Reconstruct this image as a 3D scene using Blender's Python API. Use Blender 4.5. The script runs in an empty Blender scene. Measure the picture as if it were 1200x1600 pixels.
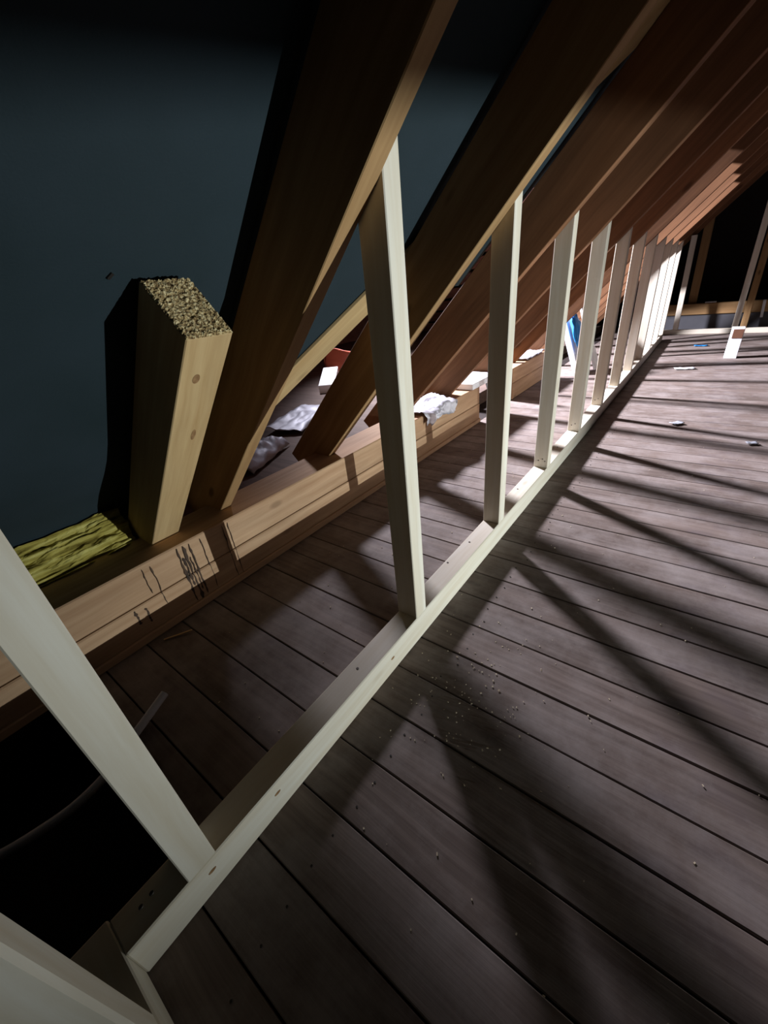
import bpy, bmesh, math, random
from mathutils import Vector, Matrix, noise

random.seed(7)
SC = bpy.context.scene
COL = SC.collection

# ------------------------------------------------------------------ camera
cam_d = bpy.data.cameras.new('camera')
cam = bpy.data.objects.new('camera', cam_d)
COL.objects.link(cam)
cam_d.sensor_fit = 'HORIZONTAL'
cam_d.sensor_width = 36.0
cam_d.lens = 618.733 / 1200.0 * 36.0
cam_d.clip_start = 0.02
RX = Vector((0.7991794, 0.59332511, -0.09632037))
RY = Vector((0.22267148, -0.44106766, -0.86941172))
RZ = Vector((-0.5583276, 0.67336813, -0.48460876))
mw = Matrix.Identity(4)
for i in range(3):
    mw[i][0] = RX[i]; mw[i][1] = -RY[i]; mw[i][2] = -RZ[i]
mw[0][3], mw[1][3], mw[2][3] = 0.49857, 0.0, 0.92796
cam.matrix_world = mw
SC.camera = cam

# ------------------------------------------------------------------ world, lights, exposure
w = bpy.data.worlds.new('world'); SC.world = w
w.use_nodes = True
w.node_tree.nodes['Background'].inputs[0].default_value = (0.5, 0.55, 0.6, 1)
w.node_tree.nodes['Background'].inputs[1].default_value = 0.0

def spot(name, loc, target, power, angle, blend, color, radius):
    d = bpy.data.lights.new(name, 'SPOT'); d.energy = power; d.color = color
    d.spot_size = math.radians(angle); d.spot_blend = blend; d.shadow_soft_size = radius
    o = bpy.data.objects.new(name, d); COL.objects.link(o)
    o.location = loc
    o.rotation_euler = (Vector(target) - Vector(loc)).to_track_quat('-Z', 'Y').to_euler()
    return o

# work lamp standing low on the floor on the right, aimed at the knee wall
WL = Vector((3.2, 1.42, 0.085))
spot('work_lamp_light', WL, (0.0, 1.33, 0.66), 470, 61, 1.0, (0.90, 0.99, 1.0), 0.005)
# flood lamp hung in the adjoining roof wing on the left
spot('wing_lamp_light', (-3.7, 3.95, 2.9), (0.6, 4.4, 0.0), 6600, 93.5, 1.0, (0.89, 0.88, 1.0), 0.22)

SC.view_settings.view_transform = 'Standard'
SC.view_settings.look = 'None'
SC.view_settings.gamma = 1.0
SC.view_settings.use_curve_mapping = False
SC.view_settings.exposure = 0.0

# ------------------------------------------------------------------ materials
def new_mat(name):
    m = bpy.data.materials.new(name); m.use_nodes = True
    nt = m.node_tree; b = nt.nodes['Principled BSDF']
    return m, nt, b

def N(nt, t, **kw):
    n = nt.nodes.new(t)
    for k, v in kw.items():
        setattr(n, k, v)
    return n

def ramp(nt, pts):
    r = N(nt, 'ShaderNodeValToRGB')
    e = r.color_ramp.elements
    while len(e) < len(pts): e.new(0.5)
    for el, (p, c) in zip(e, pts):
        el.position = p; el.color = (*c, 1)
    return r

def mixc(nt, fac, a, b, mode='MIX'):
    m = N(nt, 'ShaderNodeMix', data_type='RGBA', blend_type=mode)
    for sock, v in ((m.inputs[0], fac), (m.inputs[6], a), (m.inputs[7], b)):
        if hasattr(v, 'is_output'): nt.links.new(v, sock)
        elif isinstance(v, (int, float)): sock.default_value = v
        else: sock.default_value = (*v, 1)
    return m.outputs[2]

def wood(name, light, dark, rough=0.75, stretch=(0.7, 16, 16), knots=0.5, var=0.25, bump=0.15, knot_col=None, stain=None, dust=None):
    m, nt, b = new_mat(name); L = nt.links.new
    tc = N(nt, 'ShaderNodeTexCoord'); oi = N(nt, 'ShaderNodeObjectInfo')
    sh = N(nt, 'ShaderNodeVectorMath', operation='SCALE'); sh.inputs[0].default_value = (37.0, 11.0, 23.0)
    L(oi.outputs['Random'], sh.inputs['Scale'])
    ad = N(nt, 'ShaderNodeVectorMath', operation='ADD'); L(tc.outputs['Object'], ad.inputs[0]); L(sh.outputs[0], ad.inputs[1])
    # slow warp so that the grain wanders
    wn = N(nt, 'ShaderNodeTexNoise'); wn.inputs['Scale'].default_value = 1.6; L(ad.outputs[0], wn.inputs['Vector'])
    ws = N(nt, 'ShaderNodeVectorMath', operation='SCALE'); ws.inputs['Scale'].default_value = 0.06; L(wn.outputs['Color'], ws.inputs[0])
    a2 = N(nt, 'ShaderNodeVectorMath', operation='ADD'); L(ad.outputs[0], a2.inputs[0]); L(ws.outputs[0], a2.inputs[1])
    mp = N(nt, 'ShaderNodeMapping'); mp.inputs['Scale'].default_value = stretch; L(a2.outputs[0], mp.inputs['Vector'])
    g = N(nt, 'ShaderNodeTexNoise'); g.inputs['Scale'].default_value = 2.2; g.inputs['Detail'].default_value = 7; g.inputs['Roughness'].default_value = 0.62
    L(mp.outputs[0], g.inputs['Vector'])
    mid = tuple((x + y) / 2 for x, y in zip(light, dark))
    r = ramp(nt, [(0.30, dark), (0.5, mid), (0.68, light)]); L(g.outputs['Fac'], r.inputs[0])
    col = r.outputs[0]
    # broad patches along the timber
    bn = N(nt, 'ShaderNodeTexNoise'); bn.inputs['Scale'].default_value = 3.0; bn.inputs['Detail'].default_value = 3
    mp2 = N(nt, 'ShaderNodeMapping'); mp2.inputs['Scale'].default_value = (0.6, 2.2, 2.2); L(ad.outputs[0], mp2.inputs['Vector']); L(mp2.outputs[0], bn.inputs['Vector'])
    br = ramp(nt, [(0.3, (1 - var,) * 3), (0.7, (1, 1, 1))]); L(bn.outputs['Fac'], br.inputs[0])
    col = mixc(nt, 1.0, col, br.outputs[0], 'MULTIPLY')
    rv = ramp(nt, [(0.0, (1 - var * .8, 1 - var * .85, 1 - var * .9)), (1.0, (1, 1, 1))]); L(oi.outputs['Random'], rv.inputs[0])
    col = mixc(nt, 1.0, col, rv.outputs[0], 'MULTIPLY')
    if knots > 0:
        mk = N(nt, 'ShaderNodeMapping'); mk.inputs['Scale'].default_value = (3.2, 7.5, 7.5); L(ad.outputs[0], mk.inputs['Vector'])
        v = N(nt, 'ShaderNodeTexVoronoi'); v.inputs['Scale'].default_value = 1.0; v.inputs['Randomness'].default_value = 1.0
        L(mk.outputs[0], v.inputs['Vector'])
        kr = ramp(nt, [(0.06, (1, 1, 1)), (0.13, (0, 0, 0))]); L(v.outputs['Distance'], kr.inputs[0])
        ks = N(nt, 'ShaderNodeMath', operation='MULTIPLY'); L(kr.outputs[0], ks.inputs[0]); ks.inputs[1].default_value = knots
        col = mixc(nt, ks.outputs[0], col, knot_col or tuple(c * 0.35 for c in dark))
    if stain:
        sn = N(nt, 'ShaderNodeTexNoise'); sn.inputs['Scale'].default_value = 2.3; sn.inputs['Detail'].default_value = 4
        L(tc.outputs['Object'], sn.inputs['Vector'])
        sr = ramp(nt, [(0.58, (0, 0, 0)), (0.72, (1, 1, 1))]); L(sn.outputs['Fac'], sr.inputs[0])
        sm = N(nt, 'ShaderNodeMath', operation='MULTIPLY'); L(sr.outputs[0], sm.inputs[0]); sm.inputs[1].default_value = 0.55
        col = mixc(nt, sm.outputs[0], col, stain)
    if dust:
        dn = N(nt, 'ShaderNodeTexNoise'); dn.inputs['Scale'].default_value = 4.5; dn.inputs['Detail'].default_value = 8; dn.inputs['Roughness'].default_value = 0.7
        L(ad.outputs[0], dn.inputs['Vector'])
        dr = ramp(nt, [(0.42, (0, 0, 0)), (0.75, (0.7, 0.7, 0.7))]); L(dn.outputs['Fac'], dr.inputs[0])
        col = mixc(nt, dr.outputs[0], col, dust)
    L(col, b.inputs['Base Color'])
    b.inputs['Roughness'].default_value = rough
    b.inputs['Specular IOR Level'].default_value = 0.25
    bp = N(nt, 'ShaderNodeBump'); bp.inputs['Strength'].default_value = bump; bp.inputs['Distance'].default_value = 0.004
    L(g.outputs['Fac'], bp.inputs['Height']); L(bp.outputs[0], b.inputs['Normal'])
    return m

def plain(name, c, rough=0.8, metal=0.0, c2=None, scale=8.0, bump=0.0, spec=0.3):
    m, nt, b = new_mat(name); L = nt.links.new
    tc = N(nt, 'ShaderNodeTexCoord'); n = N(nt, 'ShaderNodeTexNoise'); n.inputs['Scale'].default_value = scale; n.inputs['Detail'].default_value = 6
    L(tc.outputs['Object'], n.inputs['Vector'])
    r = ramp(nt, [(0.3, c2 or tuple(x * 0.8 for x in c)), (0.7, c)]); L(n.outputs['Fac'], r.inputs[0]); L(r.outputs[0], b.inputs['Base Color'])
    b.inputs['Roughness'].default_value = rough; b.inputs['Metallic'].default_value = metal; b.inputs['Specular IOR Level'].default_value = spec
    if bump:
        bp = N(nt, 'ShaderNodeBump'); bp.inputs['Strength'].default_value = bump; bp.inputs['Distance'].default_value = 0.01
        L(n.outputs['Fac'], bp.inputs['Height']); L(bp.outputs[0], b.inputs['Normal'])
    return m

M = {}
M['stud'] = wood('pale_planed_spruce', (0.86, 0.81, 0.70), (0.74, 0.65, 0.50), rough=0.65, knots=0.45, var=0.12, bump=0.05, knot_col=(0.36, 0.25, 0.14))
M['rafter'] = wood('yellow_brown_rafter_pine', (0.46, 0.285, 0.130), (0.32, 0.180, 0.076), rough=0.8, knots=0.75, var=0.3, bump=0.1)
M['rafter_red_dim'] = wood('reddish_rafter_pine_dimmed', (0.27, 0.128, 0.060), (0.17, 0.075, 0.033), rough=0.8, knots=0.75, var=0.3, bump=0.1)  # copy for the farther rafters, darkened in the colour to offset bounce light
M['stub'] = wood('sawn_stub_pine', (0.66, 0.47, 0.24), (0.50, 0.32, 0.14), rough=0.8, knots=0.4, var=0.25, bump=0.12)
M['beam'] = wood('wall_plate_spruce', (0.62, 0.41, 0.25), (0.44, 0.26, 0.145), rough=0.8, knots=0.5, var=0.25, bump=0.15)
M['floor'] = wood('old_floor_plank', (0.235, 0.182, 0.158), (0.125, 0.091, 0.076), rough=0.72, stretch=(0.5, 22, 22), knots=0.5, var=0.3, bump=0.22, stain=(0.070, 0.058, 0.088), dust=(0.32, 0.28, 0.265))
M['deck'] = wood('old_eaves_deck', (0.17, 0.12, 0.10), (0.09, 0.062, 0.05), rough=0.85, knots=0.3, var=0.3, bump=0.2)
M['wing'] = wood('pinkish_sarking', (0.36, 0.17, 0.13), (0.22, 0.10, 0.075), rough=0.85, knots=0.3, var=0.3)
M['void'] = plain('dark_void', (0.020, 0.012, 0.010), 0.95, c2=(0.010, 0.006, 0.005))
M['darkwall'] = plain('dark_gable', (0.035, 0.028, 0.026), 0.95)
M['iron'] = plain('screw_steel', (0.07, 0.055, 0.045), 0.6, 0.2)
M['mark'] = plain('black_tar_streak', (0.035, 0.025, 0.02), 0.9, c2=(0.10, 0.06, 0.04), scale=60)
M['foil'] = plain('silver_foil', (0.66, 0.66, 0.71), 0.48, 0.35, c2=(0.50, 0.50, 0.56), scale=10, bump=0.2)
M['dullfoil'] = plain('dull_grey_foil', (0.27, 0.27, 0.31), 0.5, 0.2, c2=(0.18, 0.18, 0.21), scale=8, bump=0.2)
M['white'] = plain('white_board', (0.80, 0.81, 0.84), 0.6, c2=(0.72, 0.73, 0.77), scale=6)
M['blue'] = plain('blue_plastic', (0.015, 0.27, 0.70), 0.55, c2=(0.01, 0.14, 0.46), scale=9, spec=0.5)
M['greycloth'] = plain('grey_plastic', (0.30, 0.31, 0.34), 0.6, scale=7)
M['greypipe'] = plain('grey_conduit', (0.75, 0.75, 0.84), 0.5, scale=5)
M['red'] = plain('red_plastic', (0.55, 0.12, 0.06), 0.5, scale=5)
M['brownend'] = plain('brown_cardboard', (0.16, 0.07, 0.04), 0.8, scale=20)
M['greymembrane'] = plain('grey_membrane', (0.10, 0.10, 0.11), 0.8, scale=5)
M['chip'] = plain('wood_chips', (0.60, 0.50, 0.36), 0.9, scale=20)
M['nail'] = plain('old_nail_heads', (0.02, 0.015, 0.012), 0.6, scale=20)

# teal roofing membrane: woven, slightly blotchy
m, nt, b = new_mat('teal_roof_membrane'); L = nt.links.new
tc = N(nt, 'ShaderNodeTexCoord')
n1 = N(nt, 'ShaderNodeTexNoise'); n1.inputs['Scale'].default_value = 2.6; n1.inputs['Detail'].default_value = 5
L(tc.outputs['Object'], n1.inputs['Vector'])
r1 = ramp(nt, [(0.3, (0.015, 0.026, 0.030)), (0.7, (0.024, 0.037, 0.046))]); L(n1.outputs['Fac'], r1.inputs[0])
L(r1.outputs[0], b.inputs['Base Color']); b.inputs['Roughness'].default_value = 0.85; b.inputs['Specular IOR Level'].default_value = 0.2
wv = N(nt, 'ShaderNodeTexNoise'); wv.inputs['Scale'].default_value = 260; L(tc.outputs['Object'], wv.inputs['Vector'])
bp = N(nt, 'ShaderNodeBump'); bp.inputs['Strength'].default_value = 0.25; bp.inputs['Distance'].default_value = 0.002
L(wv.outputs['Fac'], bp.inputs['Height']); L(bp.outputs[0], b.inputs['Normal'])
M['membrane'] = m

# mineral wool: fibrous yellow-green layers
m, nt, b = new_mat('mineral_wool'); L = nt.links.new
tc = N(nt, 'ShaderNodeTexCoord'); mp = N(nt, 'ShaderNodeMapping'); mp.inputs['Scale'].default_value = (30, 4, 40); mp.inputs['Rotation'].default_value = (0.25, 0.1, 0.1)
L(tc.outputs['Object'], mp.inputs['Vector'])
n1 = N(nt, 'ShaderNodeTexNoise'); n1.inputs['Scale'].default_value = 1.6; n1.inputs['Detail'].default_value = 8; L(mp.outputs[0], n1.inputs['Vector'])
r1 = ramp(nt, [(0.32, (0.10, 0.075, 0.015)), (0.5, (0.36, 0.30, 0.07)), (0.72, (0.56, 0.50, 0.17))]); L(n1.outputs['Fac'], r1.inputs[0])
L(r1.outputs[0], b.inputs['Base Color']); b.inputs['Roughness'].default_value = 1.0; b.inputs['Specular IOR Level'].default_value = 0.0
bp = N(nt, 'ShaderNodeBump'); bp.inputs['Strength'].default_value = 0.8; bp.inputs['Distance'].default_value = 0.01; L(n1.outputs['Fac'], bp.inputs['Height']); L(bp.outputs[0], b.inputs['Normal'])
M['wool'] = m

# rough saw-cut end grain
m, nt, b = new_mat('rough_end_grain'); L = nt.links.new
tc = N(nt, 'ShaderNodeTexCoord')
n1 = N(nt, 'ShaderNodeTexNoise'); n1.inputs['Scale'].default_value = 190; n1.inputs['Detail'].default_value = 4; L(tc.outputs['Object'], n1.inputs['Vector'])
r1 = ramp(nt, [(0.36, (0.11, 0.06, 0.02)), (0.5, (0.40, 0.28, 0.12)), (0.66, (0.74, 0.62, 0.36))]); L(n1.outputs['Fac'], r1.inputs[0])
L(r1.outputs[0], b.inputs['Base Color']); b.inputs['Roughness'].default_value = 0.95
bp = N(nt, 'ShaderNodeBump'); bp.inputs['Strength'].default_value = 0.9; bp.inputs['Distance'].default_value = 0.006; L(n1.outputs['Fac'], bp.inputs['Height']); L(bp.outputs[0], b.inputs['Normal'])
M['endgrain'] = m

# ------------------------------------------------------------------ helpers
def link(name, me, mat, parent=None):
    o = bpy.data.objects.new(name, me); COL.objects.link(o)
    if mat and not me.materials: me.materials.append(M[mat])
    if parent: o.parent = parent
    return o

def tag(o, label=None, cat=None, group=None, kind=None):
    if label: o['label'] = label
    if cat: o['category'] = cat
    if group: o['group'] = group
    if kind: o['kind'] = kind
    return o

def box_mesh(name, x0, x1, y0, y1, z0, z1, bev=0.0):
    bm = bmesh.new(); bmesh.ops.create_cube(bm, size=1)
    for v in bm.verts:
        v.co = Vector((x0 + (v.co.x + .5) * (x1 - x0), y0 + (v.co.y + .5) * (y1 - y0), z0 + (v.co.z + .5) * (z1 - z0)))
    if bev: bmesh.ops.bevel(bm, geom=bm.edges[:], offset=bev, segments=1, affect='EDGES')
    me = bpy.data.meshes.new(name); bm.to_mesh(me); bm.free()
    return me

def frame(origin, xdir, ydir):
    x = Vector(xdir).normalized(); y = Vector(ydir); y = (y - x * y.dot(x)).normalized(); z = x.cross(y)
    m = Matrix.Identity(4)
    for i in range(3):
        m[i][0], m[i][1], m[i][2], m[i][3] = x[i], y[i], z[i], origin[i]
    return m

def timber(name, p0, p1, side, wd, dp, mat, bev=0.002, parent=None, cut0=0.0, cut1=0.0):
    """straight timber from p0 to p1 (axis of the section), wd along side, dp across; cut0/cut1 skew the ends along local z"""
    p0 = Vector(p0); p1 = Vector(p1); ln = (p1 - p0).length
    me = box_mesh(name, 0, ln, -wd / 2, wd / 2, -dp / 2, dp / 2, bev)
    for v in me.vertices:
        s = v.co.z / (dp / 2)
        if v.co.x < ln * .5: v.co.x += cut0 * s
        else: v.co.x += cut1 * s
    o = link(name, me, mat, parent)
    o.matrix_world = frame(p0, p1 - p0, side)
    return o

def poly_prism(name, pts, thick_vec, mat, parent=None):
    bm = bmesh.new(); t = Vector(thick_vec)
    a = [bm.verts.new(p) for p in pts]; c = [bm.verts.new(Vector(p) + t) for p in pts]
    bm.faces.new(a); bm.faces.new(list(reversed(c)))
    for i in range(len(pts)):
        j = (i + 1) % len(pts); bm.faces.new((a[j], a[i], c[i], c[j]))
    bmesh.ops.recalc_face_normals(bm, faces=bm.faces[:])
    me = bpy.data.meshes.new(name); bm.to_mesh(me); bm.free()
    return link(name, me, mat, parent)

def rel(child, parent):
    """parent keeping the world place"""
    child.parent = parent; child.matrix_parent_inverse = parent.matrix_basis.inverted()

def crumple(name, nx, ny, fn, mat, thick=0.004, parent=None):
    """a sheet from fn(u,v)->Vector with real thickness"""
    bm = bmesh.new()
    g = [[bm.verts.new(fn(i / nx, j / ny)) for j in range(ny + 1)] for i in range(nx + 1)]
    for i in range(nx):
        for j in range(ny):
            bm.faces.new((g[i][j], g[i + 1][j], g[i + 1][j + 1], g[i][j + 1]))
    bmesh.ops.recalc_face_normals(bm, faces=bm.faces[:])
    me = bpy.data.meshes.new(name); bm.to_mesh(me); bm.free()
    o = link(name, me, mat, parent)
    for f in me.polygons: f.use_smooth = True
    s = o.modifiers.new('thickness', 'SOLIDIFY'); s.thickness = thick; s.offset = 0
    return o

# ------------------------------------------------------------------ dimensions
PW, PH = 0.066, 0.087          # sole plate width / height
BX, BB, BH = -0.756, -0.940, 0.260   # wall plate beam front, back, top
C0 = 1.105                     # rafter underside: z = x + C0
RT = 0.250                     # vertical thickness of the rafters
MEM = 0.272                    # membrane above underside
YS = [0.697 + 0.6 * k for k in range(11)]   # front faces of studs 2..12
RAF_W = 0.046
YV = 4.04                      # middle of the adjoining wing
VAL = 1.66                     # valley: x = y - VAL on the main roof plane

# ------------------------------------------------------------------ setting: floor
BW, B0 = 0.1235, 0.0965        # board width, position of one joint
YMIN, YMAX, XR = -2.0, 9.2, 5.9
bm = bmesh.new()
def add_box(bm, x0, x1, y0, y1, z0, z1):
    r = bmesh.ops.create_cube(bm, size=1)
    for v in r['verts']:
        v.co = Vector((x0 + (v.co.x + .5) * (x1 - x0), y0 + (v.co.y + .5) * (y1 - y0), z0 + (v.co.z + .5) * (z1 - z0)))
add_box(bm, -0.08, XR, YMIN, YMAX, -0.25, -0.024)
add_box(bm, BX, -0.08, B0 - BW, YMAX, -0.25, -0.024)
add_box(bm, BB - 0.01, BX, YMIN, YMAX, -0.25, 0.0)
add_box(bm, BX, -0.08, YMIN, B0 - BW, -0.27, -0.25)
me = bpy.data.meshes.new('floor'); bm.to_mesh(me); bm.free()
floor = tag(link('floor', me, 'void'), 'dark brown old plank floor of the attic', 'floor', kind='structure')
k0 = int(math.floor((YMIN - B0) / BW)); k1 = int(math.ceil((YMAX - B0) / BW))
full = box_mesh('floor_board', BX, XR, 0.0019, BW - 0.0019, -0.024, 0.0, 0.0018)
short = box_mesh('floor_board_short', -0.082, XR, 0.0019, BW - 0.0019, -0.024, 0.0, 0.0018)
for k in range(k0, k1):
    y = B0 + k * BW
    o = link('floor_board', short if k < -1 else full, 'floor', floor)
    o.location = (0, y, random.uniform(-0.0012, 0.0006))
# old nail heads, two per board over each joist line
bm = bmesh.new()
for k in range(-2, 40):
    for jx in (0.13, 1.08):
        if k < 0 and jx < 0: continue
        for t in (0.25, 0.72):
            c = Vector((jx + random.uniform(-.012, .012), B0 + (k + t) * BW, 0.0008))
            bmesh.ops.create_cone(bm, cap_ends=True, segments=6, radius1=0.0026, radius2=0.0022, depth=0.0012, matrix=Matrix.Translation(c))
me = bpy.data.meshes.new('nail_heads'); bm.to_mesh(me); bm.free()
tag(link('nail_heads', me, 'nail', floor), kind='stuff')

# ------------------------------------------------------------------ setting: roof
NRM = Vector((-1, 0, 1)).normalized()
def mp_(x, y, off=MEM): return Vector((x, y, x + C0 + off))
RIDGE_X = YV - VAL            # where the wing ridge meets the main roof
eave = -1.265
XC = 0.20                     # the slope stays closed above this line, open into the wing below it
YN = 0.655
pts = [mp_(YN - VAL, YN), mp_(-0.46, VAL - 0.46), mp_(-0.46, 1.86), mp_(-0.12, 1.90), mp_(-0.12, 2.6), mp_(XC, 2.9), mp_(XC, YV), mp_(RIDGE_X, YV), mp_(RIDGE_X, YN)]
tag(poly_prism('ceiling', pts, NRM * 0.006, 'membrane'), 'teal roofing membrane above the valley board between the rafters', 'roof membrane', kind='structure')
def sag(u, v):
    y = YMIN + (YN - YMIN) * u ** 0.6
    x0 = eave if y < eave + VAL else y - VAL
    x = x0 + (RIDGE_X - x0) * v
    b_ = max(0.0, 1 - ((y - 0.28) / 0.375) ** 2) if y > 0.28 else max(0.0, 1 - ((y - 0.28) / 1.5) ** 2)
    t = min(max((x + 1.0) / 0.35, 0), 1); t = t * t * (3 - 2 * t)
    t2 = min(max((1.6 - x) / 1.0, 0), 1)
    return mp_(x, y, MEM + 0.003 - 0.062 * b_ ** .7 * t * t2)
memb = crumple('ceiling', 60, 60, sag, 'membrane', 0.005)
tag(memb, 'dark teal roofing membrane on the sloping roof beside the cut stub', 'roof membrane', kind='structure')
pts = [mp_(XC, YV), mp_(XC, 2 * YV - XC - VAL), mp_(eave, 2 * YV - eave - VAL), mp_(eave, YMAX), mp_(RIDGE_X, YMAX), mp_(RIDGE_X, YV)]
tag(poly_prism('ceiling', pts, NRM * 0.006, 'membrane'), 'roofing membrane of the slope at the dark far end', 'roof membrane', kind='structure')
zr = RIDGE_X + C0 + MEM
pts = [Vector((RIDGE_X, YMIN, zr)), Vector((RIDGE_X, YMAX, zr)), Vector((XR, YMAX, zr - (XR - RIDGE_X))), Vector((XR, YMIN, zr - (XR - RIDGE_X)))]
tag(poly_prism('ceiling', pts, (0.004, 0, 0.004), 'darkwall'), 'unlit opposite roof slope', 'roof', kind='structure')
# a pulled thread / cut line and a speck in the membrane
cr = timber('membrane_slit', mp_(-0.325, 0.548, MEM - .033), mp_(-0.288, 0.606, MEM - .018), (1, -1, 1), 0.004, 0.002, 'nail', 0); rel(cr, memb)
cr = timber('membrane_slit', mp_(-0.322, 0.342, MEM - .065), mp_(-0.316, 0.350, MEM - .064), (1, -1, 1), 0.005, 0.002, 'nail', 0); rel(cr, memb)
# gable walls
for nm, y, lab in (('wall_far', YMAX, 'black unlit gable wall at the far end'), ('wall_near', YMIN - 0.02, 'gable wall behind the viewer')):
    pts = [Vector((-5.3, y, -0.3)), Vector((XR, y, -0.3)), Vector((XR, y, 0.6)), Vector((RIDGE_X, y, zr + .1)), Vector((-5.3, y, zr + .1))]
    tag(poly_prism(nm, pts, (0, 0.02, 0), 'darkwall'), lab, 'wall', kind='structure')
# adjoining roof wing on the left: deck, two slopes of sarking boards, end wall
DZ = 0.10
tag(link('floor', box_mesh('floor_deck', -5.3, BB - 0.012, YMIN, YMAX, DZ - .1, DZ), 'deck'), 'brown boarded eaves deck behind the wall plate', 'floor', kind='structure')
for sgn, nm in ((-1, 'south'), (1, 'north')):
    bm = bmesh.new()
    s = 0.0
    while s < YV - (eave + VAL):
        e = s + 0.145
        def P(t, x): return Vector((x, YV + sgn * t, zr - t + 0.02))
        xa = RIDGE_X - s - 0.01; xb = RIDGE_X - e - 0.01
        a = [P(s, -5.3), P(e, -5.3), P(e, xb), P(s, xa)]
        n = Vector((0, sgn, 1)).normalized() * 0.02
        v = [bm.verts.new(p) for p in a] + [bm.verts.new(p + n) for p in a]
        for f in ((0, 1, 2, 3), (7, 6, 5, 4), (0, 4, 5, 1), (1, 5, 6, 2), (2, 6, 7, 3), (3, 7, 4, 0)): bm.faces.new([v[i] for i in f])
        s = e + 0.05
    bmesh.ops.recalc_face_normals(bm, faces=bm.faces[:])
    me = bpy.data.meshes.new('wing_boards'); bm.to_mesh(me); bm.free()
    tag(link('ceiling', me, 'wing'), 'pinkish spaced roof boards in the lit roof wing, %s side' % nm, 'roof', kind='structure')
pts = [Vector((-5.3, 0.2, 0)), Vector((-5.3, 7.9, 0)), Vector((-5.3, YV, zr + .3))]
tag(poly_prism('wall_left', pts, (-0.02, 0, 0), 'wing'), 'end wall of the roof wing', 'wall', kind='structure')

# ------------------------------------------------------------------ valley boards
def valley(sgn, label):
    dirv = Vector((1, -sgn, 1)).normalized()
    def c(t): return Vector((t, YV + sgn * (RIDGE_X - t), t + C0 + 0.2605))
    side = dirv.cross(NRM)
    o = timber('valley_board', c(-1.10), c(RIDGE_X - .05), side, 0.115, 0.013, 'stub', 0.002)
    tag(o, label, 'board')
valley(-1, 'pale diagonal valley board between the two nearest full rafters')
valley(1, 'diagonal valley board far along the roof behind the last rafters')

# ------------------------------------------------------------------ rafters
ORD = ['first', 'second', 'third', 'fourth', 'fifth', 'sixth', 'seventh', 'eighth', 'ninth', 'tenth', 'eleventh', 'twelfth', 'thirteenth']
rd = RT / math.sqrt(2)
raf_me = None
for k, ys in enumerate(YS + [7.42]):
    y = ys - RAF_W / 2
    c = lambda x: Vector((x, y, x + C0 + RT / 2))
    if raf_me is None:
        o = timber('rafter', c(-1.06), c(2.30), (0, 1, 0), RAF_W, rd, 'rafter', 0.002); raf_me = o.data
    else:
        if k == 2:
            raf_me = raf_me.copy(); raf_me.materials.clear(); raf_me.materials.append(M['rafter_red_dim'])
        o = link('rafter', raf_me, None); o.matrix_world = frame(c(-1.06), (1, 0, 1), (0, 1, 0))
    if k == 0: lab = 'nearest full-length sloping rafter, broad brown side, right of the cut stub'
    elif k == 11: lab = 'farthest sloping rafter, reddish underside, against the black end of the attic'
    else: lab = '%s full-length sloping rafter counted from the cut stub' % ORD[k]
    tag(o, lab, 'rafter', 'sloping roof rafters')

# cut-off rafter stub with a rough sawn top
Y0, Y1_ = 0.386, 0.481
ST = 0.193
sd = ST / math.sqrt(2)
axis = lambda x: Vector((x, (Y0 + Y1_) / 2, x + C0 + ST / 2))
xt = -0.2655
stub = timber('rafter_stub', axis(-1.02), axis(xt), (0, 1, 0), Y1_ - Y0, sd, 'stub', 0.002)
tag(stub, 'short thick rafter stub with a rough saw-cut top leaning by the teal membrane', 'rafter stub')
ln = (axis(xt) - axis(-1.02)).length
bm = bmesh.new(); nx, ny = 40, 56
wd = Y1_ - Y0
g = []
for i in range(nx + 1):
    row = []
    for j in range(ny + 1):
        yy = (i / nx - .5) * wd * 0.992; zz = (j / ny - .5) * sd * 0.992
        h = 0.0035 + 0.0035 * noise.noise(Vector((yy * 160, zz * 160, 3))) + 0.002 * noise.noise(Vector((yy * 420, zz * 420, 9)))
        if i in (0, nx) or j in (0, ny): h = -0.002 + random.uniform(0, .0035)
        row.append(bm.verts.new((ln + h, yy, zz)))
    g.append(row)
for i in range(nx):
    for j in range(ny): bm.faces.new((g[i][j], g[i + 1][j], g[i + 1][j + 1], g[i][j + 1]))
bmesh.ops.recalc_face_normals(bm, faces=bm.faces[:])
me = bpy.data.meshes.new('sawn_end'); bm.to_mesh(me); bm.free()
se = link('sawn_end', me, 'endgrain', stub); se['label'] = 'rough yellowish saw-cut end grain'
# a knot and a crescent on the lit underside
def disc(name, parent_m, loc, rx, ry, axis_z, mat):
    bm = bmesh.new(); bmesh.ops.create_cone(bm, cap_ends=True, segments=14, radius1=1, radius2=.9, depth=1)
    for v in bm.verts: v.co = Vector((v.co.x * rx, v.co.y * ry, v.co.z * 0.001))
    me = bpy.data.meshes.new(name); bm.to_mesh(me); bm.free()
    o = link(name, me, mat, parent_m); o.location = loc
    return o
M['knot'] = plain('knot_wood', (0.34, 0.20, 0.09), 0.8, c2=(0.20, 0.10, 0.04), scale=90)
disc('knot', stub, (ln - 0.105, -0.012, -sd / 2), 0.013, 0.008, 0, 'knot')
disc('knot', stub, (ln - 0.30, 0.012, -sd / 2), 0.020, 0.006, 0, 'knot')

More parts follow.
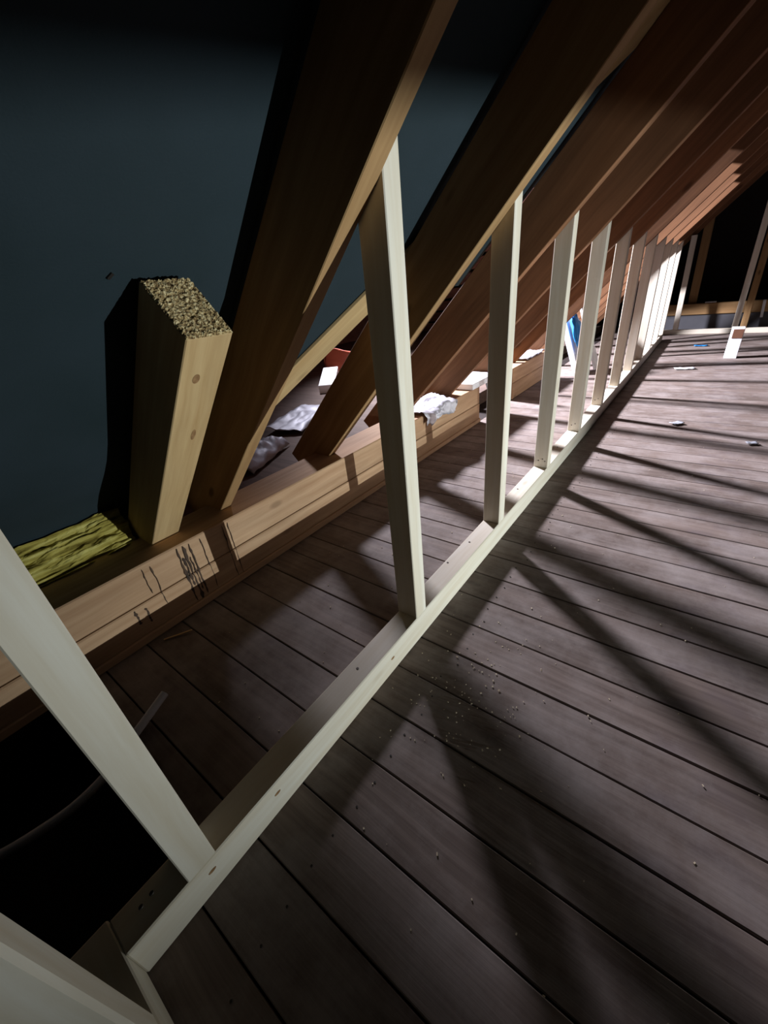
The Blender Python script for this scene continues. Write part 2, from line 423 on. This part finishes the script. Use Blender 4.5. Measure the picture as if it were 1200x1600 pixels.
# ------------------------------------------------------------------ wall plate beam (two stacked timbers each)
def beam(name, y0, y1, label):
    root = bpy.data.objects.new(name, None); COL.objects.link(root); root.location = ((BX + BB) / 2, (y0 + y1) / 2, 0)
    tag(root, label, 'beam', 'wall plate beams')
    mid = 0.135
    for z0, z1, dx in ((0.0, mid - .001, 0.0), (mid + .001, BH, -0.003)):
        o = timber('timber', ((BX + BB) / 2 + dx, y0, (z0 + z1) / 2), ((BX + BB) / 2 + dx, y1, (z0 + z1) / 2), (1, 0, 0), BX - BB, z1 - z0, 'beam', 0.004)
        rel(o, root)
    return root
bpy.context.view_layer.update()
b1 = beam('wall_plate_beam', -1.9, 2.76, 'long stacked-timber beam along the eaves with dark streaks')
b2 = beam('wall_plate_beam', 3.42, 4.26, 'short far beam behind the studs with sheets lying on top')
bpy.context.view_layer.update()
lath = timber('trim_1', (BX + 0.006, -1.9, 0.014), (BX + 0.006, 2.755, 0.014), (1, 0, 0), 0.012, 0.028, 'beam', 0.003)
tag(lath, 'thin strip along the foot of the long beam', 'trim', kind='structure')
def streak(y, za, zb, wdt, lean=0.0):
    bm = bmesh.new()
    n = 16; L_ = []; R_ = []
    for i in range(n + 1):
        t = i / n; z = za + (zb - za) * t; yy = y + lean * t + 0.0035 * noise.noise(Vector((y * 90, z * 45, 6)))
        ww = wdt * (0.25 + 1.3 * abs(noise.noise(Vector((y * 140, z * 75, 1))))) * (0.3 if i in (0, n) else 1)
        L_.append(bm.verts.new((BX + 0.0008, yy - ww, z))); R_.append(bm.verts.new((BX + 0.0008, yy + ww, z)))
    for i in range(n): bm.faces.new((L_[i], L_[i + 1], R_[i + 1], R_[i]))
    bmesh.ops.recalc_face_normals(bm, faces=bm.faces[:])
    r = bmesh.ops.extrude_face_region(bm, geom=bm.faces[:])
    bmesh.ops.translate(bm, verts=[v for v in r['geom'] if isinstance(v, bmesh.types.BMVert)], vec=(-0.002, 0, 0))
    bmesh.ops.recalc_face_normals(bm, faces=bm.faces[:])
    me = bpy.data.meshes.new('dirt_streak'); bm.to_mesh(me); bm.free()
    o = link('dirt_streak', me, 'mark'); rel(o, b1)
for a in ((0.236, 0.128, 0.072, 0.006), (0.266, 0.118, 0.058, 0.005), (0.303, 0.245, 0.150, 0.0022), (0.329, 0.241, 0.085, 0.003),
          (0.420, 0.252, 0.03, 0.006), (0.431, 0.21, 0.09, 0.005), (0.442, 0.250, 0.016, 0.007), (0.463, 0.247, 0.034, 0.005), (0.453, 0.20, 0.06, 0.004), (0.615, 0.25, 0.012, 0.0018), (0.505, 0.245, 0.03, 0.002), (0.592, 0.25, 0.02, 0.0022)):
    streak(*a)

# ------------------------------------------------------------------ sole plate and studs
PY0, PY1 = -0.125, 6.78
sp = timber('sole_plate', (-PW / 2, PY0, PH / 2), (-PW / 2, PY1, PH / 2), (1, 0, 0), PW, PH, 'stud', 0.0025)
tag(sp, 'long pale timber sole plate lying on the floor under the row of studs', 'sole plate')
def screw(parent, loc, normal, r=0.0042):
    bm = bmesh.new(); q = Vector(normal).to_track_quat('Z', 'Y').to_matrix().to_4x4()
    bmesh.ops.create_cone(bm, cap_ends=True, segments=8, radius1=r, radius2=r * .7, depth=0.002, matrix=Matrix.Translation(Vector(loc)) @ q)
    me = bpy.data.meshes.new('screw'); bm.to_mesh(me); bm.free()
    o = link('screw', me, 'iron'); rel(o, parent)
bpy.context.view_layer.update()
for y in (-0.066, -0.085, 0.47, 0.98, 1.13, 1.62, 2.2):
    screw(sp, (-0.045 + random.uniform(-.012, .012), y, PH + 0.0004), (0, 0, 1), 0.0045)
for y in (0.012, 0.163, 0.57):
    o = disc('knot', None, (0.0002, y, PH * random.uniform(.4, .7)), 0.004, 0.008, 0, 'knot'); o.rotation_euler = (0, math.pi / 2, 0)
    bpy.context.view_layer.update(); rel(o, sp)

SW = 0.052
stud_me = None
allys = [-0.022] + YS
WHERE = {0: 'nearest pale stud, close to the viewer, crossing in front of the mineral wool',
         1: 'tall pale stud nailed behind the nearest full rafter',
         11: 'last and farthest stud of the row at the end of the sole plate'}
for k, ys in enumerate(allys):
    if stud_me is None:
        o = timber('wall_stud', (-PW / 2, ys + SW / 2, PH), (-PW / 2, ys + SW / 2, 1.27), (1, 0, 0), PW, SW, 'stud', 0.002, cut1=0.0); stud_me = o.data
    else:
        o = link('wall_stud', stud_me, None); o.matrix_world = frame((-PW / 2, ys + SW / 2, PH), (0, 0, 1), (1, 0, 0))
    tag(o, WHERE.get(k, '%s pale stud along the sole plate counted from the viewer' % ORD[k]), 'stud', 'knee wall studs')
    bpy.context.view_layer.update()
    if k in (3, 4, 5):
        for dx in (-0.045, -0.026, -0.014)[: 3 if k == 3 else 2]:
            screw(o, (dx, ys - 0.0004, PH + 0.035 + (0.01 if dx == -0.026 else 0)), (0, -1, 0), 0.0036)

# return plate and its stud at the near end
rp = timber('sole_plate', (-0.072, PY0 - 0.033, PH / 2), (1.1, PY0 - 0.033, PH / 2), (0, 1, 0), 0.065, PH, 'stud', 0.0025)
tag(rp, 'short return sole plate meeting the near end of the long one', 'sole plate')
ns = timber('wall_stud', (0.114, PY0 - 0.034, PH), (0.114, PY0 - 0.034, 1.4), (1, 0, 0), 0.050, 0.064, 'stud', 0.005)
tag(ns, 'blurred pale stud standing on the return plate in the bottom left corner', 'stud', 'knee wall studs')

# ------------------------------------------------------------------ mineral wool
bm = bmesh.new()
nu, nv = 60, 34
def wool(u, v):
    y = -0.30 + u * 0.675
    # profile from the beam's back edge up the membrane
    x = -0.918 - 0.070 * v ; z = 0.235 + 0.14 * v
    n = noise.fractal(Vector((y * 14, v * 5, 2)), 1.0, 2.0, 5) * 0.012 + noise.noise(Vector((y * 6, v * 16, 7))) * 0.010
    return Vector((x + n, y + noise.noise(Vector((v * 9, y * 3, 5))) * 0.01, z + n))
fr = [[bm.verts.new(wool(i / nu, j / nv)) for j in range(nv + 1)] for i in range(nu + 1)]
bk = [[bm.verts.new(Vector((-1.02 if j < nv else -0.995, fr[i][j].co.y, max(0.16 + (fr[i][j].co.z - .235) * .8, 0.11)))) for j in (0, nv)] for i in range(nu + 1)]
for i in range(nu):
    for j in range(nv): bm.faces.new((fr[i][j], fr[i + 1][j], fr[i + 1][j + 1], fr[i][j + 1]))
    bm.faces.new((fr[i][nv], fr[i + 1][nv], bk[i + 1][1], bk[i][1]))
    bm.faces.new((bk[i][1], bk[i + 1][1], bk[i + 1][0], bk[i][0]))
    bm.faces.new((bk[i][0], bk[i + 1][0], fr[i + 1][0], fr[i][0]))
bm.faces.new([fr[0][j] for j in range(nv + 1)] + [bk[0][1], bk[0][0]]); bm.faces.new([fr[nu][j] for j in range(nv + 1)] + [bk[nu][1], bk[nu][0]])
bmesh.ops.recalc_face_normals(bm, faces=bm.faces[:])
me = bpy.data.meshes.new('insulation_batt'); bm.to_mesh(me); bm.free()
tag(link('insulation_batt', me, 'wool'), 'yellow-green mineral wool batt stuffed behind the beam left of the stub', 'insulation')

# ------------------------------------------------------------------ grey conduit in the dark opening
cu = bpy.data.curves.new('conduit', 'CURVE'); cu.dimensions = '3D'; cu.bevel_depth = 0.011; cu.bevel_resolution = 4; cu.use_fill_caps = True
s = cu.splines.new('BEZIER')
cp = [(-0.475, 0.155, 0.030), (-0.445, 0.06, 0.012), (-0.42, -0.06, -0.02), (-0.47, -0.20, -0.06), (-0.62, -0.42, -0.12), (-0.68, -0.75, -0.2)]
s.bezier_points.add(len(cp) - 1)
for p, c in zip(s.bezier_points, cp):
    p.co = c; p.handle_left_type = p.handle_right_type = 'AUTO'
tmp = bpy.data.objects.new('tmp', cu); COL.objects.link(tmp)
bpy.context.view_layer.update()
me = bpy.data.meshes.new_from_object(tmp.evaluated_get(bpy.context.evaluated_depsgraph_get()))
bpy.data.objects.remove(tmp)
me.materials.clear()
tag(link('conduit', me, 'greypipe'), 'thin grey plastic conduit rising from the dark floor opening behind the nearest stud', 'conduit')

# ------------------------------------------------------------------ things lying along the eaves
def foil_on_beam(u, v):
    y = 1.935 + u * 0.48; s = v * 0.30
    x = -0.955 + min(s, 0.215); z = BH + 0.012 + 0.02 * math.sin(u * 9 + v * 3) * (0.5 + v) * .5
    x += 0.012 * noise.noise(Vector((u * 12, v * 9, 0)))
    z += 0.034 * abs(noise.noise(Vector((u * 1.6 + v * 2.0, v * 8 - u * 3, 4)))) + 0.010 * abs(noise.noise(Vector((u * 6, v * 18 - u * 7, 4))))
    if s > 0.2: z -= (s - 0.2) * (0.7 + 0.5 * noise.noise(Vector((u * 6, 0, 8)))); x += 0.012
    return Vector((x, y + 0.03 * noise.noise(Vector((u * 5, v * 5, 9))) - 0.12 * v * (u - .3), z))
tag(crumple('foil_sheet', 46, 20, foil_on_beam, 'foil', 0.003), 'crumpled silver foil sheet lying over the long beam behind the tall stud', 'foil')
tag(link('insulation_board', box_mesh('insulation_board', -0.945, -0.745, 2.62, 3.03, 0.263, 0.305, 0.003), 'white'), 'small white board bridging the gap at the end of the long beam', 'board')
def drape(u, v):
    y = 2.83 + u * 0.11
    return Vector((-0.742 + 0.02 * noise.noise(Vector((u * 3, v * 4, 1))) + 0.03 * v, y + 0.02 * math.sin(v * 6), 0.262 - 0.255 * v))
tag(crumple('plastic_sheet', 10, 14, drape, 'greycloth', 0.006), 'grey plastic sheet hanging to the floor from the small white board', 'plastic sheet')
def foil2(u, v):
    y = 3.74 + u * 0.48; x = -0.99 + v * 0.24
    return Vector((x, y, BH + 0.012 + 0.035 * abs(noise.noise(Vector((u * 5, v * 4, 14)))) + 0.012 * abs(noise.noise(Vector((u * 17, v * 14, 3))))))
tag(crumple('foil_sheet', 30, 12, foil2, 'foil', 0.003), 'bright shiny foil sheet lying on the short far beam', 'foil')
tag(timber('timber_offcut', (-0.80, 3.40, 0.0), (-0.80, 3.40, 0.43), (1, 0, 0), 0.05, 0.036, 'beam', 0.002), 'small upright brown timber offcut at the near end of the far beam', 'offcut')
def foil3(u, v):
    a = Vector((-1.36 - .20 * u, 1.10 + .44 * u, DZ + .012)); 
    return a + Vector((-.20 * (v - .5) - 0.1, -.10 * (v - .5), 0.06 * abs(noise.noise(Vector((u * 4, v * 3, 21)))) + 0.05 * math.sin(v * 3.14)))
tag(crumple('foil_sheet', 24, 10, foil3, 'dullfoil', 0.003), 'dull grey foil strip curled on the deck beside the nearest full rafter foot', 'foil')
def foil4(u, v):
    a = Vector((-1.78 - .25 * u, 1.72 + .62 * u, DZ + .02))
    return a + Vector((-.26 * (v - .5), -.14 * (v - .5), 0.05 * abs(noise.noise(Vector((u * 4, v * 3, 31)))) + 0.03 * v))
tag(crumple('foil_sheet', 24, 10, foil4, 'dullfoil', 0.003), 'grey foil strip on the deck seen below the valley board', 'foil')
tag(timber('insulation_board', (-2.42, 2.85, 0.13), (-2.72, 3.25, 0.22), (0.5, .4, 0), 0.16, 0.10, 'white', 0.004), 'white block on the deck seen in the gap under the valley board', 'block')
def redsheet(u, v):
    return Vector((-2.95 + .55 * u, 3.40 + .12 * u + .03 * noise.noise(Vector((u * 5, v * 5, 40))), 0.10 + .36 * v * (1 - .3 * u)))
tag(crumple('plastic_sheet', 12, 10, redsheet, 'red', 0.006), 'orange-red plastic sheet glowing in the gap under the valley board', 'plastic sheet')

# leaning white boards with a blue plastic bag between them
lean = Vector((-0.18, 0, 0.50))
def leaner(name, px, y, wdt, th, lnth, label):
    d = Vector((-0.34, 0.02, 0.92)).normalized()
    o = timber(name, Vector((px, y, 0.018)), Vector((px, y, 0.018)) + d * lnth, (0, 1, 0), wdt, th, 'white', 0.003)
    return tag(o, label, 'board')
leaner('insulation_board', -0.500, 4.60, 0.26, 0.055, 0.56, 'white board leaning left below the blue plastic bag')
leaner('insulation_board', -0.365, 4.74, 0.16, 0.025, 0.66, 'white board leaning behind the fifth stud, right of the blue bag')
bm = bmesh.new(); bmesh.ops.create_icosphere(bm, subdivisions=4, radius=1)
d = Vector((-0.34, 0.02, 0.92)).normalized()
for v in bm.verts:
    c = v.co.copy(); n = 1 + 0.22 * noise.noise(c * 2.6) + 0.14 * noise.noise(c * 6.5)
    v.co = Vector((-0.550, 4.53, 0.40)) + d * (c.z * 0.19 * n) + Vector((0.92, 0, .34)) * (c.x * 0.036 * n) + Vector((0, 1, 0)) * (c.y * 0.11 * n)
me = bpy.data.meshes.new('plastic_bag'); bm.to_mesh(me); bm.free()
for f in me.polygons: f.use_smooth = True
tag(link('plastic_bag', me, 'blue'), 'crumpled bright blue plastic bag wedged between two leaning white boards', 'bag')

# ------------------------------------------------------------------ far end
fp = timber('sole_plate', (-0.066, 7.33, 0.03), (3.2, 7.33, 0.03), (0, 1, 0), 0.07, 0.06, 'stud', 0.003)
tag(fp, 'pale cross plate on the floor at the far end', 'sole plate')
for x, lab in ((0.09, 'far pale stud on the cross plate, left one, beside the brown post'), (0.735, 'far pale stud on the cross plate, right one, behind the small white box'), (1.36, 'far stud on the cross plate at the right edge')):
    o = timber('wall_stud', (x, 7.33, 0.06), (x - (0.02 if x > .5 else 0.03), 7.33, 1.17 if x < .5 else 1.75), (1, 0, 0), 0.062, 0.05, 'stud', 0.002); tag(o, lab, 'stud', 'far cross wall studs')
tag(timber('timber_post', (0.20, 7.85, 0.0), (0.16, 7.85, 1.38), (1, 0, 0), 0.10, 0.06, 'rafter', 0.003), 'brown post standing behind the left far stud', 'post')
tag(timber('timber_post', (0.83, 7.50, 0.0), (0.80, 7.50, 1.9), (1, 0, 0), 0.07, 0.06, 'rafter', 0.003), 'brown post standing behind the right far stud', 'post')
tag(timber('tie_beam', (-0.5, 7.72, 0.28), (3.4, 7.72, 0.28), (0, 1, 0), 0.10, 0.14, 'rafter', 0.004), 'brown horizontal tie beam low across the far end', 'beam')
tag(link('membrane_strip', box_mesh('membrane_strip', -0.5, 3.4, 7.69, 7.72, 0.0, 0.208, 0.004), 'greymembrane'), 'dark grey membrane strip under the far tie beam', 'membrane')
def rag(u, v): return Vector((0.955 + .03 * u + .02 * v, 7.655 - .004 * math.sin(v * 5), 0.355 - 0.21 * v))
tag(crumple('fabric_strip', 4, 10, rag, 'white', 0.006), 'thin white strip hanging over the far tie beam', 'strip')
tag(link('paper_scrap', box_mesh('paper_scrap', 0.34, 0.47, 7.69, 7.76, 0.351, 0.366, 0.004), 'white'), 'white scrap lying on top of the far tie beam', 'scrap')
# small white upright box with a brown panel near its top
wb = bpy.data.objects.new('upright_box', None); COL.objects.link(wb); wb.location = (0.71, 5.5, 0)
tag(wb, 'small white upright box with a brown panel near its top on the far floor', 'box')
body = link('body', box_mesh('body', -0.05, 0.05, -0.05, 0.05, 0.0, 0.285, 0.003), 'white', wb)
pan = link('panel', box_mesh('panel', -0.034, 0.046, -0.0535, -0.049, 0.19, 0.272, 0.001), 'brownend', wb)

# ------------------------------------------------------------------ scraps on the floor
def scrap(name, x, y, sx, sy, mat, label, rot):
    def f(u, v): return Vector(((u - .5) * sx, (v - .5) * sy, 0.006 + 0.012 * abs(noise.noise(Vector((u * 3 + x * 7, v * 3, y)))) + .012 * (u - .5) ** 2))
    o = crumple(name, 6, 4, f, mat, 0.003); o.location = (x, y, 0); o.rotation_euler = (0, 0, rot); tag(o, label, 'scrap')
scrap('paper_scrap', 0.374, 4.87, 0.16, 0.07, 'white', 'small white paper scrap on the far floor', 0.3)
scrap('paper_scrap', 0.454, 3.09, 0.07, 0.05, 'greycloth', 'small grey scrap on the floor in mid distance', 0.8)
scrap('plastic_scrap', 0.44, 6.25, 0.13, 0.06, 'blue', 'small blue plastic scrap on the far floor', 0.1)
scrap('paper_scrap', 0.815, 2.83, 0.05, 0.03, 'greycloth', 'tiny grey scrap on the floor near the right edge', 0.4)
tag(timber('wood_splinter', (-0.71, 0.262, 0.004), (-0.66, 0.335, 0.010), (1, 0, 0), 0.006, 0.003, 'stub', 0.0005), 'thin pale wood splinter on the floor at the foot of the long beam', 'splinter')
bm = bmesh.new()
for i in range(330):
    t = random.random()
    if t < .4: x, y = random.gauss(0.20, .09), random.gauss(0.62, .14)
    elif t < .75: x, y = random.uniform(0.02, 1.0), random.uniform(0.1, 3.0)
    else: x, y = random.uniform(-.6, -.08), random.uniform(0.2, 2.2)
    if x < 0.005 and x > -0.075: continue
    r = random.uniform(0.0008, 0.0022)
    mt = Matrix.Translation((x, y, 0.001 + r * .4)) @ Matrix.Rotation(random.uniform(0, 3.1), 4, 'Z') @ Matrix.Diagonal((r * random.uniform(1, 2.2), r, r * .7, 1))
    bmesh.ops.create_cube(bm, size=1.2, matrix=mt)
me = bpy.data.meshes.new('wood_shavings'); bm.to_mesh(me); bm.free()
tag(link('wood_shavings', me, 'chip'), 'sawdust specks and shavings scattered over the floor boards', 'sawdust', kind='stuff')

# ------------------------------------------------------------------ work lamp on the floor (right of the view)
wl = bpy.data.objects.new('work_lamp', None); COL.objects.link(wl); wl.location = (WL.x, WL.y, 0)
tag(wl, 'low floor-standing work lamp with a flat visor added to cut its beam, right of the stud row', 'lamp')
M['lampblack'] = plain('black_lamp_housing', (0.03, 0.03, 0.03), 0.6)
for nm, b_ in (('housing', (0.03, 0.12, -0.16, 0.16, 0.10, 0.36)), ('visor', (-0.30, 0.12, -0.75, 0.75, -0.004, 0.004)),
               ('foot', (-0.02, 0.14, -0.14, 0.14, 0.0, 0.02)), ('stand', (0.06, 0.09, -0.02, 0.02, 0.02, 0.10))):
    o = link(nm, box_mesh(nm, *b_, 0.002), 'lampblack', wl)
    if nm == 'visor': o.location = (0, 0, WL.z + 0.119); o.rotation_euler = (math.radians(10.5), 0, 0)  # unseen visor, added and tilted to cut the upper edge of the beam
